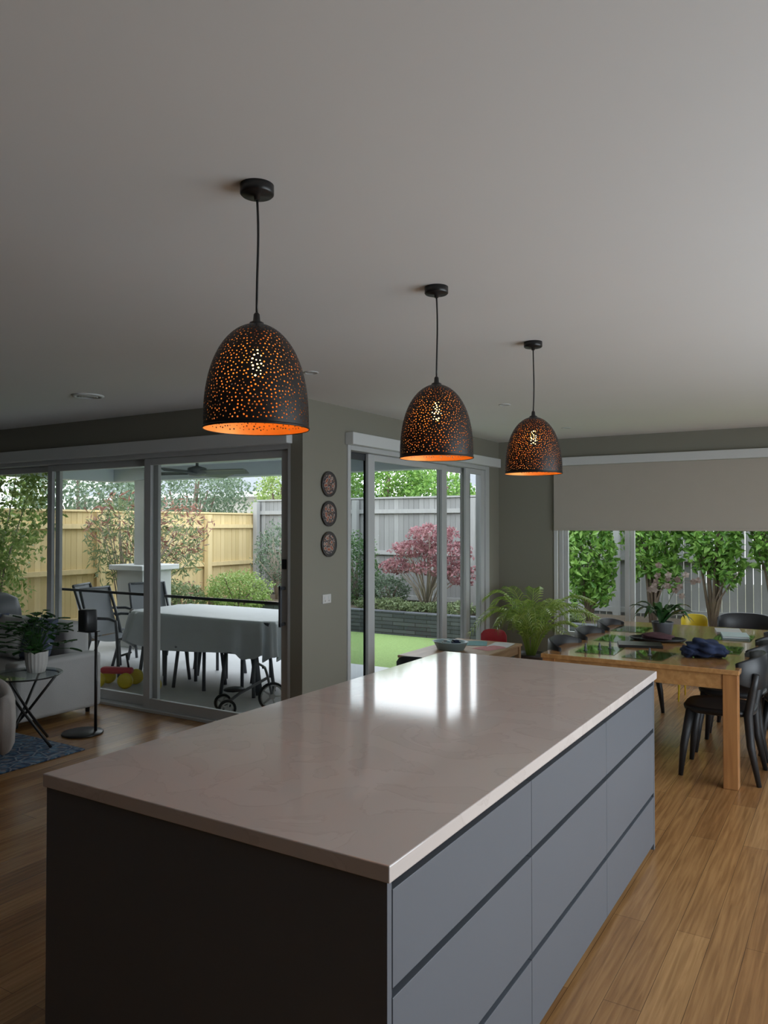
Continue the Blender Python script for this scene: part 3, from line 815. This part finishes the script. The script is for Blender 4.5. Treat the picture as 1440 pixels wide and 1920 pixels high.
sf = thing('sofa', 'light grey fabric sofa beside the glass sliding door', 'sofa', (0, 0, 0))
b = B(); b.box(-7.9, -5.88, 3.84, 4.68, .1, .30, .02, 3); b.done('sofa_base', 'fabric', sf)
b = B(); b.box(-6.02, -5.83, 3.83, 4.66, .06, .545, .035, 5); b.done('armrest', 'fabric', sf)
b = B(); b.box(-7.9, -6.03, 4.46, 4.70, .28, .80, .07, 5); b.done('backrest', 'fabric', sf)
for x in (-7.89, -6.96):
    b = B(); b.box(x, x + .92, 3.80, 4.47, .29, .46, .045, 5); b.done('seat_cushion', 'fabric', sf)
for x, y in ((-5.95, 3.9), (-5.95, 4.6), (-7.8, 4.6)):
    b = B(); b.lathe([(.018, 0.0), (.022, .11)], n=12); b.done('leg', 'blackm', sf, loc=(x, y, 0.0))
for i, (x, y, z, rx, m_, l_) in enumerate(((-6.28, 4.33, .66, -.3, 'pattern', 'dark blue and white patterned cushion on the sofa'), (-6.65, 4.30, .66, -.35, 'fabric', 'light grey cushion on the sofa'), (-7.05, 4.33, .66, -.3, 'pattern', 'dark patterned cushion leaning on the sofa back'))):
    k = thing('throw_cushion', l_, 'cushion', (x, y, z)); k.rotation_euler = (rx, 0, .1 * i)
    b = B(); n = 14; R_ = []
    for a in range(n + 1):
        row = []
        for c in range(n + 1):
            u, v_ = -1 + 2 * a / n, -1 + 2 * c / n
            th = .065 * ((1 - u ** 4) * (1 - v_ ** 4)) ** .5
            row.append((.2 * u * (1 - .06 * (1 - v_ * v_)), th, .2 * v_ * (1 - .06 * (1 - u * u))))
        R_.append(row)
    b.rings(R_, closed=False); b.rings([[(p[0], -p[1], p[2]) for p in r_] for r_ in R_], closed=False)
    bmesh.ops.remove_doubles(b.bm, verts=b.bm.verts[:], dist=1e-5)
    b.done('cushion_body', m_, k, normals=True)
ac = thing('armchair', 'cream rounded fabric armchair standing on the rug', 'armchair', (-5.23, 3.01, .012), -2.2); ac.scale = (.85, .85, 1)
b = B(); rr = []
for k in range(25):
    a = -PI * .12 + k / 24 * PI * 1.24
    top = .50 + .12 * math.sin(max(0, min(PI, a)))
    ring = []
    for q in range(12):
        f = 2 * PI * q / 12; rad = .35 + .065 * math.cos(f); zz = (top + .1) / 2 + (top - .1) / 2 * math.copysign(abs(math.sin(f)) ** .5, math.sin(f))
        ring.append((rad * math.cos(a + PI), rad * math.sin(a + PI), zz))
    rr.append(ring)
b.rings(rr); b.done('backrest', 'cream', ac, normals=True)
b = B(); b.lathe([(.24, .1), (.30, .13), (.31, .22), (.31, .38), (.29, .42), (.2, .44), (.01, .445)], n=32); b.done('seat', 'cream', ac)
for a in range(4):
    b = B(); b.lathe([(.012, 0), (.02, .12)], n=10); b.done('leg', 'blackm', ac, loc=(.22 * math.cos(a * PI / 2 + .78), .22 * math.sin(a * PI / 2 + .78), 0))

# side table
stb = thing('side_table', 'round glass side table with black crossed metal legs', 'side table', (-5.40, 3.62, .012))
b = B(); b.lathe([(.258, .536), (.26, .538), (.26, .544), (.258, .546)], n=56); b.done('glass_top', 'clearglass', stb)
b = B(); tp = [(.235 * math.cos(2 * PI * i / 40), .235 * math.sin(2 * PI * i / 40), .528) for i in range(41)]; b.tube(tp, .006, 6, cap=False); b.done('ring', 'black', stb)
for i in range(4):
    a = i * PI / 2 + .5
    b = B(); b.tube([(.23 * math.cos(a), .23 * math.sin(a), .528), (.03 * math.cos(a + .9), .03 * math.sin(a + .9), .27), (.235 * math.cos(a + PI * .92), .235 * math.sin(a + PI * .92), .004)], .0105, 8); b.done('leg', 'black', stb)
hp = thing('potted_plant', 'leafy green houseplant in a white ribbed pot', 'potted plant', (-5.36, 3.68, .559))
b = B(); b.lathe([(.055, 0), (.062, .004), (.076, .06), (.083, .15), (.083, .16), (.076, .16), (.073, .14)], n=72, rib=.025, nrib=18); b.done('pot', 'potwhite', hp)
b = B(); b.lathe([(.073, .140), (.073, .148), (.01, .15)], n=24); b.done('soil', 'soil', hp)
bl = B(); bs = B(); rnd = random.Random(11)
for i in range(90):
    a = rnd.uniform(0, 2 * PI); el = rnd.uniform(-.1, 1.3); r_ = rnd.uniform(.14, .25)
    c = Vector((r_ * math.cos(a) * math.cos(el), r_ * math.sin(a) * math.cos(el), .19 + r_ * 1.15 * math.sin(el)))
    bs.v = .6; bs.tube(bezier((.02 * math.cos(a), .02 * math.sin(a), .145), (c.x * .5, c.y * .5, c.z * .9 + .03), c, 5), .0022, 5)
    bl.v = rnd.random(); d = Vector((math.cos(a + rnd.uniform(-.5, .5)), math.sin(a), rnd.uniform(-.5, .4))).normalized()
    s_ = d.cross(Vector((0, 0, 1))).normalized(); up = s_.cross(d)
    L_ = rnd.uniform(.06, .10)
    prf = [(0, .1), (.2, .75), (.5, 1), (.8, .7), (1, .05)]
    bl.rings([[c + d * L_ * t + s_ * L_ * .42 * w_ + up * .006 for t, w_ in prf], [c + d * L_ * t - up * .004 for t, w_ in prf], [c + d * L_ * t - s_ * L_ * .42 * w_ + up * .006 for t, w_ in prf]], closed=False)
bl.done('foliage', 'lf_house', hp); bs.done('stem', 'lf_house', hp)

# speaker on stand
ss = thing('speaker_stand', 'slim black metal speaker stand with round base', 'stand', (-5.28, 4.16, 0))
b = B(); b.lathe([(.155, 0), (.16, .003), (.16, .012), (.155, .016), (.01, .018)], n=48); b.done('base', 'black', ss, loc=(-.07, -.07, 0))
b = B(); b.tube([(0, 0, .012), (0, 0, .818)], .012, 12); b.done('pole', 'black', ss)
b = B(); b.box(-.14, .012, -.075, .03, .815, .822, .002); b.done('shelf', 'black', ss)
sp_ = thing('speaker', 'black fabric-covered compact speaker on the slim stand', 'speaker', (-5.355, 4.135, .822))
b = B(); b.rings([super_ring(.058, .058, .0, p=4), super_ring(.062, .062, .005, p=4), super_ring(.062, .062, .165, p=4), super_ring(.056, .056, .172, p=4)]); b.done('speaker_body', 'blackm', sp_)
b = B(); b.rings([super_ring(.052, .052, .1722, p=4), super_ring(.050, .050, .175, p=4)]); b.done('speaker_top', 'gmetal', sp_)

# ------------------------------------------------------------------ OUTSIDE
PZ = -.02
b = B(); b.box(-16, 14, -12, 26, -.3, -.12); b.done('ground', 'ground', kind='structure')
b = B(); b.box(-9.6, XW - .12, YW + .2, 7.95, -.12, PZ); b.done('patio_floor', 'paving', kind='structure')
b = B(); b.box(-9.6, 6, 7.951, 10.419, -.12, -.03); b.done('lawn', 'grass', kind='stuff', label='bright green lawn beside the paved patio', category='lawn')
b = B(); b.box(-10.35, 6, 10.601, 12.0, -.12, .31); b.done('garden_bed', 'mulch', kind='stuff', label='mulched garden bed along the grey fence', category='garden bed')
b = B(); b.box(-10.35, -9.61, 5.2, 10.6, -.12, .08); b.done('garden_bed', 'mulch', kind='stuff', label='mulched garden bed along the pine fence', category='garden bed')
b = B(); b.box(-9.6, 6, 10.42, 10.6, -.12, .33, .006); b.done('retaining_wall', 'ledge', label='low dark stacked stone retaining wall behind lawn', category='retaining wall')

def fence(name, label, p0, p1, z0, z1, mat, face):
    e = thing(name, label, 'fence', (p0[0], p0[1], 0))
    L_ = math.dist(p0, p1); ang = math.atan2(p1[1] - p0[1], p1[0] - p0[0]); e.rotation_euler = (0, 0, ang)
    b = B(); x = 0; rnd = random.Random(2)
    while x < L_:
        b.v = rnd.random(); o_ = rnd.uniform(0, .008)
        b.box(x, x + .098, o_, o_ + .016, z0, z1 - .03); x += .104
    b.done('palings', mat, e)
    b = B()
    b.box(0, L_, -.03, .05, z1 - .03, z1)
    for zz in (z0 + .25, (z0 + z1) / 2, z1 - .3): b.box(0, L_, -.045, -.001, zz, zz + .075)
    b.done('rail', mat, e)
    b = B(); x = .0
    while x < L_:
        b.box(x, x + .1, -.14, -.046, z0, z1 - .05)
        x += 2.4
    b.done('posts', mat, e)
    return e
fence('boundary_fence', 'weathered grey timber paling fence with capping', (-10.4, 12.1), (7, 12.1), .1, 2.20, 'fenceg', -1)
fence('boundary_fence', 'new yellow pine paling fence beside the garden', (-10.45, 1.0), (-10.45, 12.05), -.1, 1.93, 'fencey', 1)

# alfresco roof
b = B(); b.box(-9.5, XW - .12, YW + .2, 7.62, 2.50, 2.56); b.done('alfresco_ceiling', 'softwhite', kind='structure')
b = B(); b.box(-9.5, XW - .12, 7.62, 7.82, 2.32, 2.62, .005); b.box(-9.5, -9.3, YW + .2, 7.62, 2.32, 2.62, .005)
b.done('alfresco_beam', 'softwhite', kind='structure')
b = B(); b.box(-9.6, -3.0, 5.1, 7.95, 2.70, 2.76); b.done('alfresco_roof', 'roof', kind='structure')
pc = thing('patio_pillar', 'pale rendered pillar with capped pier and square post', 'pillar', (-8.62, 7.6, PZ))
b = B(); b.box(-.26, .26, -.26, .26, 0, 1.08, .006); b.done('pier', 'alu', pc)
b = B(); b.box(-.34, .34, -.34, .34, 1.08, 1.15, .008); b.done('pier_cap', 'white', pc)
b = B(); b.box(-.10, .10, -.10, .10, 1.15, 2.34, .004); b.done('post', 'alu', pc)
# ceiling fan
fn = thing('ceiling_fan', 'grey outdoor ceiling fan with four blades', 'ceiling fan', (-6.75, 6.75, 0))
b = B(); b.lathe([(.02, 2.27), (.09, 2.28), (.12, 2.31), (.11, 2.37), (.04, 2.39), (.018, 2.395), (.018, 2.47), (.05, 2.475), (.06, 2.50)], n=32); b.done('motor', 'fan', fn)
for i in range(4):
    b = B(); rr = []
    for k in range(9):
        t = k / 8; x = .09 + .60 * t; w_ = .065 + .02 * math.sin(PI * t)
        rr.append([(x, -w_, .020), (x, 0, .012), (x, w_, -.024), (x, w_, -.032), (x, 0, .002), (x, -w_, .012)])
    b.rings(rr, smooth=False); b.done('blade', 'fan', fn, loc=(0, 0, 2.32), rot=(0, 0, i * PI / 2 + .15), normals=True)

# outdoor table with cover
otx, oty = -5.92, 6.35
ot = thing('outdoor_table', 'outdoor table with angled charcoal legs beneath a cover', 'outdoor table', (otx, oty, PZ))
b = B(); b.box(-1.0, 1.0, -.46, .46, .71, .745, .004); b.done('table_top', 'gmetal', ot)
for sx in (-1, 1):
    for sy in (-1, 1):
        b = B(); b.tube([(sx * .62, sy * .3, .71), (sx * .80, sy * .36, 0)], [.06, .045], 4); b.done('leg', 'gmetal', ot)
cv = thing('table_cover', 'silver grey tarpaulin cover draped over the outdoor table', 'table cover', (otx, oty, PZ))
def rrect(hx_, hy_, r_, z, n=120, amp=0., ph=0.):
    out = []
    for i in range(n):
        a = 2 * PI * i / n; c, s_ = math.cos(a), math.sin(a); p = 7
        x = hx_ * math.copysign(abs(c) ** (2 / p), c); y = hy_ * math.copysign(abs(s_) ** (2 / p), s_)
        arc = i / n * 40
        k = amp * (math.sin(arc * 2.1 + ph) + .6 * math.sin(arc * 3.7 + 1.3))
        dl_ = math.hypot(x, y); out.append((x * (1 + k / dl_), y * (1 + k / dl_), z + k * .6))
    return out
b = B(); b.rings([rrect(.2, .1, 0, .755), rrect(.7, .3, 0, .75), rrect(1.0, .46, 0, .755), rrect(1.05, .50, 0, .75, amp=.004), rrect(1.075, .52, 0, .72, amp=.010), rrect(1.09, .535, 0, .62, amp=.024), rrect(1.10, .55, 0, .50, amp=.04), rrect(1.11, .56, 0, .40, amp=.055)], capend=False)
b.done('cover_cloth', 'cover', cv)

def patio_chair(loc, rz):
    e = thing('outdoor_chair', 'grey sling outdoor chair with metal armrests on the patio', 'outdoor chair', loc, rz, group='outdoor chairs around the covered table')
    for sx in (-1, 1):
        b = B(); b.tube([(sx * .27, .25, 0), (sx * .265, .22, .40), (sx * .265, .20, .62), (sx * .265, .10, .645), (sx * .265, -.2, .64), (sx * .25, -.27, .62)], .018, 8); b.done('armrest', 'gmetal', e)
        b = B(); b.tube([(sx * .26, -.32, 0), (sx * .25, -.18, .40), (sx * .245, -.24, .62), (sx * .235, -.36, .96)], .018, 8); b.done('leg', 'gmetal', e)
    b = B(); R_ = []
    for k in range(9):
        t = k / 8; y = .24 - .44 * t; z = .42 - .04 * math.sin(PI * t)
        R_.append([(-.235, y, z), (-.1, y, z - .012), (.1, y, z - .012), (.235, y, z)])
    b.rings(R_, closed=False); b.tube([(-.26, .23, .42), (.26, .23, .42)], .012, 8); b.done('seat', 'sling', e)
    b = B(); R_ = []
    for k in range(9):
        t = k / 8; y = -.20 - .16 * t - .02 * math.sin(PI * t); z = .42 + .54 * t
        R_.append([(-.235, y, z), (-.1, y - .015, z), (.1, y - .015, z), (.235, y, z)])
    b.rings(R_, closed=False); b.tube([(-.237, -.36, .96), (.237, -.36, .96)], .013, 8); b.done('backrest', 'sling', e)
    return e
pch = patio_chair((-7.35, 6.1, PZ), -PI / 2 + .15)
for p, r_ in (((-7.5, 6.85, PZ), -PI / 2 - .3), ((-8.0, 6.5, PZ), -PI / 2 + .5)):
    copy_tree(pch, p, r_)
# stools pushed under the cover
os_ = thing('outdoor_stool', 'charcoal metal outdoor stool pushed under the covered table', 'stool', (-6.5, 6.02, PZ), group='outdoor stools under the covered table')
b = B(); b.box(-.2, .2, -.17, .17, .41, .44, .012); b.done('seat', 'sling', os_)
for sx in (-1, 1):
    for sy in (-1, 1):
        b = B(); b.tube([(sx * .17, sy * .14, .41), (sx * .2, sy * .18, 0)], .018, 8); b.done('leg', 'gmetal', os_)
for p in ((-5.95, 6.0, PZ), (-5.3, 6.02, PZ), (-6.2, 6.6, PZ), (-5.4, 6.6, PZ)): copy_tree(os_, p, .1)

# toys
tk = thing('tricycle', 'small child tricycle with white wheels on the patio', 'tricycle', (-4.75, 5.36, PZ), .9)
def wheel(e, c, r_, mat='rubber', hub='paper'):
    b = B(); b.lathe([(r_ - .02, -.014), (r_, -.01), (r_, .01), (r_ - .02, .014), (r_ - .02, -.014)], n=28, cap=False); w_ = b.done('wheel', mat, e, loc=c, rot=(PI / 2, 0, 0))
    b = B(); b.lathe([(.025, -.02), (.025, .02)], n=14)
    b.lathe([(r_ - .021, -.006), (r_ - .021, .006), (r_ - .035, .006), (r_ - .035, -.006), (r_ - .021, -.006)], n=28, cap=False)
    for k in range(5):
        a = k * 2 * PI / 5; b.tube([(0, 0, 0), ((r_ - .025) * math.cos(a), (r_ - .025) * math.sin(a), 0)], .009, 6)
    b.done('hub', hub, w_)
wheel(tk, (.25, 0, .13), .13); wheel(tk, (-.18, .13, .08), .08); wheel(tk, (-.18, -.13, .08), .08)
b = B(); b.tube([(.25, 0, .13), (.20, 0, .34), (.18, 0, .40)], .012, 8); b.tube([(.2, 0, .30), (-.05, 0, .18), (-.18, 0, .09)], .014, 8); b.tube([(-.18, -.14, .08), (-.18, .14, .08)], .010, 8); b.done('frame', 'sling', tk)
b = B(); b.tube([(.14, -.12, .42), (.18, 0, .40), (.14, .12, .42)], .011, 8); b.done('handlebar', 'gmetal', tk)
b = B(); b.blob((-.1, 0, .22), (.10, .07, .025), 2); b.done('seat', 'blackm', tk)
b = B(); k = thing('ball', 'yellow plastic ball on the patio', 'ball', (-6.1, 5.50, PZ)); b.blob((0, 0, .085), (.085, .085, .085), 3); b.done('ball_body', 'yellow', k)
rc = thing('ride_on_toy', 'yellow and red ride-on toy with chunky wheels on the patio', 'toy', (-6.7, 5.55, PZ), .4)
b = B(); b.box(-.18, .17, -.05, .05, .13, .20, .03, 4); b.done('toy_body', 'red', rc)
b = B(); b.tube([(.13, 0, .18), (.1, 0, .34)], .012, 8); b.tube([(.1, -.1, .34), (.1, .1, .34)], .012, 8); b.done('handlebar', 'blackm', rc)
for x, y in ((.15, .12), (.15, -.12), (-.16, .12), (-.16, -.12)):
    b = B(); b.lathe([(.05, -.025), (.08, -.02), (.08, .02), (.05, .025)], n=20); b.done('wheel', 'yellow', rc, loc=(x, y, .081), rot=(PI / 2, 0, 0))
bq = thing('barbecue', 'barbecue under a dark grey fabric cover on the patio', 'barbecue', (-8.8, 5.40, PZ))
b = B(); b.rings([rrect(.36, .27, 0, .02, 60, .01), rrect(.35, .26, 0, .5, 60, .012), rrect(.34, .25, 0, .70, 60), rrect(.30, .22, 0, .84, 60), rrect(.2, .13, 0, .90, 60), rrect(.05, .04, 0, .92, 60)]); b.done('cover_cloth', 'gmetal', bq)

# plants
shrub('shrub', 'feathery olive shrub with rusty red tips beside the pine fence', 'shrub', (-9.5, 8.0, .05),
      [((0, 0, 1.4), (.55, .6, .7), 1250), ((.3, .8, 1.3), (.4, .5, .55), 700)], .11, 'lf_olive', 3, aspect=.22, nb=34, rb=.010, shell=.2, bark='barkp',
      extra=('blossoms', [((0, 0, 1.65), (.55, .6, .5), 260), ((.3, .8, 1.55), (.45, .5, .5), 300)], .12, 'lf_red'))
shrub('shrub', 'rounded lime green shrub in the garden bed', 'shrub', (-9.0, 9.95, -.03), [((0, 0, .58), (.6, .5, .36), 4000)], .055, 'lf_lime', 4)
shrub('shrub', 'dense olive shrub with small red flowers near the garden corner', 'shrub', (-9.75, 9.35, .06), [((0, .0, .35), (.45, .45, .32), 2600)], .06, 'lf_olive', 14, extra=('blossoms', [((0, 0, .4), (.5, .5, .32), 120)], .06, 'lf_red'))
shrub('shrub', 'dusky brown-green shrub against the grey fence', 'shrub', (-9.2, 11.3, .3), [((0, 0, .85), (.5, .45, .6), 2200)], .055, 'lf_grey', 5, bark='barkp', nb=14, shell=.3)
shrub('garden_tree', 'light leafy tree beside the pine fence', 'tree', (-9.3, 5.75, .05), [((0, 0, 1.9), (.7, .75, .9), 3200), ((.1, -.5, 1.3), (.5, .6, .9), 1800), ((-.2, .1, .9), (.4, .5, .6), 1100)], .08, 'lf_lime', 6, nb=16, bark='barkp', rb=.013)
shrub('garden_tree', 'grey-green tree behind the pine fence', 'tree', (-12.6, 9.6, -.12), [((0, 0, 2.3), (1.0, 1.4, .75), 6000)], .09, 'lf_grey', 7, rb=.05)
shrub('garden_tree', 'grey-green leafy tree beyond the fence corner', 'tree', (-13.2, 12.9, -.12), [((0, 0, 2.5), (1.4, 1.5, .9), 7000)], .09, 'lf_grey', 8, rb=.05)
shrub('garden_tree', 'dark green tree towering behind the pine fence', 'tree', (-12.8, 6.4, -.12), [((0, 0, 2.4), (1.0, 1.5, .9), 5000)], .09, 'lf_deep', 17, rb=.05)
shrub('garden_tree', 'bright green tree behind the grey fence', 'tree', (-9.0, 14.4, -.12), [((0, 0, 2.65), (1.3, .9, .85), 7000), ((1.5, 0, 2.35), (.9, .8, .7), 3500)], .10, 'lf_bright', 9, rb=.05)
shrub('garden_tree', 'lime green tree near the neighbouring roof', 'tree', (-12.4, 15.5, -.12), [((0, 0, 2.5), (.8, .8, .9), 3500)], .09, 'lf_lime', 10, rb=.05)
shrub('japanese_maple', 'weeping maple with feathery pink-red leaves against the grey fence', 'tree', (-5.95, 11.1, .3),
      [((.1, 0, 1.25), (.42, .4, .16), 800), ((-.25, 0, 1.0), (.40, .4, .15), 800), ((.4, 0, .95), (.38, .4, .2), 700), ((-.55, -.05, .72), (.28, .3, .13), 450), ((.15, -.1, .7), (.5, .35, .14), 500), ((.6, 0, .6), (.25, .3, .2), 350)], .07, 'lf_pink', 11, nb=26, rb=.010, shell=.2, bark='barkp')
shrub('shrub', 'dark green shrub against the grey fence', 'shrub', (-7.45, 11.3, .3), [((0, 0, .6), (.42, .4, .62), 3600)], .05, 'lf_deep', 12)
shrub('shrub', 'green shrub rising beside the grey fence', 'shrub', (-6.85, 11.4, .3), [((0, 0, .25), (.35, .3, .28), 1800)], .05, 'lf_grey', 13)
gc = [((-6.9 + i * .42, 10.85 + .06 * math.sin(i * 3), .38), (.26, .18, .10 + .03 * math.sin(i * 2)), 800) for i in range(9)]
lc = leafcloud('ground_cover', gc, .05, 'lf_olive', 21, kind='stuff'); lc['label'] = 'low olive ground cover along the retaining wall'; lc['category'] = 'ground cover'
for i, (x, zc, rz_, n_) in enumerate(((-3.30, 1.05, .80, 2300), (-2.42, 1.30, .72, 2000), (-1.62, 1.35, .68, 1900), (-.85, 1.35, .70, 1900), (-.05, 1.2, .80, 1900))):
    shrub('laurel_shrub', 'tall glossy green shrub on bare stems before the grey fence', 'shrub', (x, 11.05 + .1 * (i % 2), .3),
          [((0, 0, zc), (.40, .36, rz_), n_), ((.18, 0, zc - .55), (.22, .25, .28), 220), ((-.28, 0, zc + .25), (.22, .25, .3), 320)], .11, 'lf_bright', 30 + i, nb=14, rb=.015, aspect=.48, shell=.35)

# neighbouring houses
def house(label, x0, x1, y0, y1, ze, zr):
    e = thing('house', label, 'house', ((x0 + x1) / 2, (y0 + y1) / 2, -.12)); hx_, hy_ = (x1 - x0) / 2, (y1 - y0) / 2
    b = B(); b.box(-hx_ + .4, hx_ - .4, -hy_ + .4, hy_ - .4, 0, ze); b.done('walls', 'brickw', e)
    b = B(); k = hy_ * .9
    P = [Vector(p) for p in ((-hx_, -hy_, ze), (hx_, -hy_, ze), (hx_, hy_, ze), (-hx_, hy_, ze), (-hx_ + k, 0, zr), (hx_ - k, 0, zr))]
    for q in ((0, 1, 5, 4), (1, 2, 5), (2, 3, 4, 5), (3, 0, 4)): b.quad([P[i] for i in q])
    b.done('roof', 'roof', e)
    b = B(); b.box(-hx_ - .05, hx_ + .05, -hy_ - .1, -hy_, ze - .12, ze + .03); b.box(hx_, hx_ + .1, -hy_ - .1, hy_, ze - .12, ze + .03); b.done('gutter', 'white', e)
house('single-storey house with grey tiled roof beyond the fence', -24, -13.8, 17, 23, 2.75, 3.9)
house('neighbouring house with grey roof and white gutter', -10.4, -3.5, 18.5, 25, 2.8, 4.0)

# ------------------------------------------------------------------ light
W = bpy.data.worlds.new('overcast_sky'); S.world = W; W.use_nodes = True
nt = W.node_tree; bgn = nt.nodes['Background']
tc = nt.nodes.new('ShaderNodeTexCoord'); sx = nt.nodes.new('ShaderNodeSeparateXYZ'); cr = nt.nodes.new('ShaderNodeValToRGB')
nt.links.new(tc.outputs['Generated'], sx.inputs[0]); nt.links.new(sx.outputs['Z'], cr.inputs[0])
cr.color_ramp.elements[0].color = (.85, .90, .93, 1); cr.color_ramp.elements[1].color = (.82, .90, 1, 1)
nt.links.new(cr.outputs[0], bgn.inputs[0]); bgn.inputs[1].default_value = 4.2

def area(name, loc, rot, sx_, sy_, power, col=(1, 1, 1), portal=False):
    l = bpy.data.lights.new(name, 'AREA'); l.shape = 'RECTANGLE'; l.size = sx_; l.size_y = sy_; l.energy = power; l.color = col
    o = bpy.data.objects.new(name, l); COL.objects.link(o); o.location = loc; o.rotation_euler = rot
    if portal:
        try: l.cycles.is_portal = True
        except Exception as ex: print(ex)
    return o
area('portal_living', ((OX0 + OX1) / 2, YW + .22, OZ / 2), (-PI / 2, 0, 0), OX1 - OX0, OZ, 1, portal=True)
area('portal_dining', (XW - .14, (SY0 + SY1) / 2, SZ / 2), (0, -PI / 2, 0), SZ, SY1 - SY0, 1, portal=True)
area('portal_north', ((BX0 + BX1) / 2, YB + .22, (BZ0 + BZ1) / 2), (-PI / 2, 0, 0), BX1 - BX0, BZ1 - BZ0, 1, portal=True)
# added fill lamp boosting the east window's daylight, tilted up to brighten the ceiling
area('window_fill_lamp', (XR - .25, (RY0 + RY1) / 2, 1.25), (0, PI / 2 + .35, 0), 1.7, RY1 - RY0 - .1, 112, (.76, .88, 1))

# ------------------------------------------------------------------ camera
cam = bpy.data.cameras.new('camera'); co = bpy.data.objects.new('camera', cam); COL.objects.link(co)
cam.lens = 1450 / 1920 * 36; cam.sensor_width = 36; cam.sensor_fit = 'AUTO'; cam.clip_start = .05
co.location = (0, 0, 1.68); co.rotation_euler = (math.radians(91.0), 0, math.radians(31.4))
S.camera = co
S.view_settings.view_transform = 'Standard'
